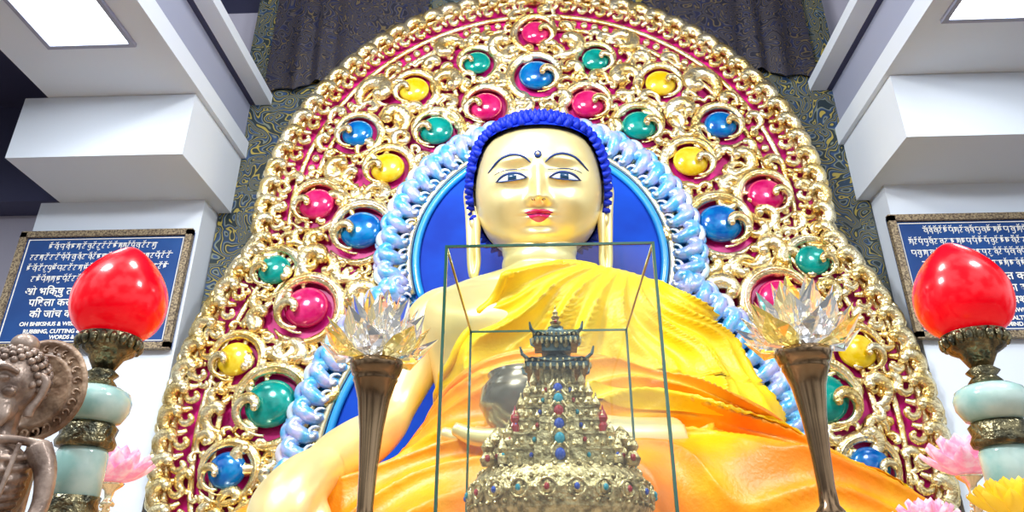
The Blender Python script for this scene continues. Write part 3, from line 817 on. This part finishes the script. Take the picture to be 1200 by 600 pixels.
# ------------------------------------------------------------------ plaques with text
def script_row(b, x0, x1, z, h, y):
    """row of headline-hung letters drawn as engraved strokes"""
    x = x0; r = h*.055
    def st(p, w=1.0): b.tube2(p, [r*w]*len(p), y, .4, 5)
    while x < x1-h*.5:
        w = h*random.uniform(.42,.62); k = random.randint(0,5)
        st([(x,z+h*.7),(x+w,z+h*.7)], 1.3)
        if k in (0,2,5): st([(x+w*.9,z+h*.7),(x+w*.9,z+h*.05),(x+w*.82,z-h*.12)])
        if k in (1,3): st([(x+w*.5,z+h*.7),(x+w*.45,z+h*.4),(x+w*.1,z+h*.3),(x+w*.2,z+h*.05),(x+w*.6,z+h*.1)])
        if k in (0,4): st([(x+w*.15,z+h*.7),(x+w*.1,z+h*.35),(x+w*.5,z+h*.2),(x+w*.75,z+h*.4)])
        if k in (2,4): st([(x+w*.2,z+h*.7),(x+w*.25,z+h*.3),(x+w*.1,z+h*.1)]); st([(x+w*.55,z+h*.65),(x+w*.5,z+h*.2)])
        if k == 5: st([(x+w*.5+w*.3*math.cos(a),z+h*.35+h*.18*math.sin(a)) for a in [i*pi/4 for i in range(8)]])
        if random.random() < .45: st([(x+w*.2,z+h*1.0),(x+w*.5,z+h*.85),(x+w*.8,z+h*1.05)])
        elif random.random() < .3: st([(x+w*.3,z-h*.1),(x+w*.5,z-h*.25),(x+w*.9,z-h*.1)])
        x += w+h*.10
        if random.random() < .45: b.ell((x, y, z+h*.68), (r*1.3,r*.5,r*1.3), 0, 6, 4); x += h*.12
def plaque(s, lines):
    xa, xb = sorted((s*3.25, s*4.88)); z0, z1 = 1.95, 3.10
    if s > 0: xa -= .09; xb -= .09
    e = empty('inscription_plaque', (xa+xb)/2, 5.95, (z0+z1)/2)
    b = MB(); b.box(xa,xb,5.95,5.998,z0,z1,0); b.obj('panel', PLAQ, e, smooth=False)
    b = MB(); t = .05
    b.box(xa-.01,xb+.01,5.92,5.97,z1-t,z1+.01); b.box(xa-.01,xb+.01,5.92,5.97,z0-.01,z0+t); b.box(xa-.01,xa+t,5.92,5.97,z0,z1); b.box(xb-t,xb+.01,5.92,5.97,z0,z1)
    b.obj('frame', FRAME, e, smooth=False)
    b = MB()
    for (a0,a1,c0,c1) in ((xa+.07,xb-.07,z1-.075,z1-.068),(xa+.07,xb-.07,z0+.068,z0+.075),(xa+.07,xa+.077,z0+.07,z1-.07),(xb-.077,xb-.07,z0+.07,z1-.07)): b.box(a0,a1,5.945,5.951,c0,c1)
    b.obj('inner_line', LETTER, e, smooth=False)
    b = MB()
    for z, ins in ((2.93,.28),(2.82,.13),(2.71,.13),(2.60,.2)): script_row(b, xa+ins, xb-ins, z, .072, 5.948)
    b.obj('tibetan_inscription', LETTER, e)
    for i, (tx, z, sz) in enumerate(lines):
        cu = bpy.data.curves.new('inscription_line','FONT'); cu.body = tx; cu.size = sz; cu.align_x = 'CENTER'; cu.extrude = .001; cu.offset = .0015
        cu.materials.append(LETTER)
        o = bpy.data.objects.new('inscription_line_%d'%i, cu); sc.collection.objects.link(o)
        o.location = ((xa+xb)/2, 5.945, z+H); o.rotation_euler = (pi/2,0,0)
        put(o, e)
plaque(-1, [("ओ भिक्षु तथा बुद्धिमानो जैसे तपा",2.47,.10),("पिघला कर सोने को परखा जाता",2.36,.10),("की जांच करो और ग्रहण करो",2.25,.10),
   ("OH BHIKSHUS & WISE MEN AS GOLD IS TESTED BY",2.17,.052),("RUBBING, CUTTING & MELTING, EXAMINE MY",2.10,.052),("WORDS & ACCEPT THEM",2.045,.050)])
plaque(1, [("कभी भी बुरा मत करो सदा",2.47,.10),("सम्पूर्ण पुण्य का संचय करो",2.36,.10),("अपने मन को वश में करो",2.25,.10),
   ("COMMIT NOT A SINGLE UNWHOLESOME ACTION",2.17,.052),("CULTIVATE A WEALTH OF VIRTUE",2.10,.052),("TAME THIS MIND OF OURS",2.045,.050)])

# ------------------------------------------------------------------ lights
def area(name, loc, target, size, power, col=(1,1,1)):
    l = bpy.data.lights.new(name, 'AREA'); l.size = size; l.energy = power; l.color = col
    o = bpy.data.objects.new(name, l); sc.collection.objects.link(o); o.location = (loc[0], loc[1], loc[2]+H)
    d = Vector(target)-Vector(loc); o.rotation_euler = d.to_track_quat('-Z','Y').to_euler(); return o
area('fill_light_left', (-3.2,.6,4.6), (0,5.5,2.2), 1.0, 320, (.96,.97,1))  # added fill from front left, aimed at the statue; no fixture there
area('fill_light_right', (3.2,.6,4.6), (0,5.5,2.2), 1.0, 200, (.96,.97,1))  # weaker added fill from front right, no fixture there
area('fill_light_centre', (-.6,2.0,5.4), (0,5.2,2.0), .9, 170, (1,.97,.92))  # added overhead fill for the statue, source unseen
w = bpy.data.worlds.new('patchy_ambient'); sc.world = w; w.use_nodes = True
nt = w.node_tree; bg = nt.nodes['Background']
tc = nt.nodes.new('ShaderNodeTexCoord'); sp = nt.nodes.new('ShaderNodeSeparateXYZ'); rp = nt.nodes.new('ShaderNodeValToRGB')
mr = nt.nodes.new('ShaderNodeMapRange'); mr.inputs[1].default_value = -1; mr.inputs[2].default_value = 1
nt.links.new(tc.outputs['Generated'], sp.inputs[0]); nt.links.new(sp.outputs['Z'], mr.inputs[0]); nt.links.new(mr.outputs[0], rp.inputs['Fac'])
el = rp.color_ramp.elements; el[0].position = .35; el[0].color = (.09,.07,.06,1); el[1].position = .75; el[1].color = (.88,.94,1.0,1)
q = el.new(.5); q.color = (.42,.45,.50,1)
nz = nt.nodes.new('ShaderNodeTexNoise'); nz.inputs['Scale'].default_value = 3.2; nz.inputs['Detail'].default_value = 1
nt.links.new(tc.outputs['Generated'], nz.inputs['Vector'])
mr2 = nt.nodes.new('ShaderNodeMapRange'); mr2.inputs[1].default_value = .42; mr2.inputs[2].default_value = .6; mr2.inputs[3].default_value = .27; mr2.inputs[4].default_value = 1.95  # bright and dark patches added to the ambient for sparkle in the gold
nt.links.new(nz.outputs['Fac'], mr2.inputs[0]); nt.links.new(mr2.outputs[0], bg.inputs['Strength'])
nt.links.new(rp.outputs['Color'], bg.inputs['Color'])

# ------------------------------------------------------------------ camera
cam = bpy.data.cameras.new('camera'); co = bpy.data.objects.new('camera', cam); sc.collection.objects.link(co)
co.location = (0, 0, H); co.rotation_euler = (math.radians(115), 0, math.radians(2.4))
cam.sensor_width = 36; cam.lens = 25.5; cam.clip_end = 100
sc.camera = co
print('verts', sum(len(o.data.vertices) for o in sc.objects if o.type=='MESH'))
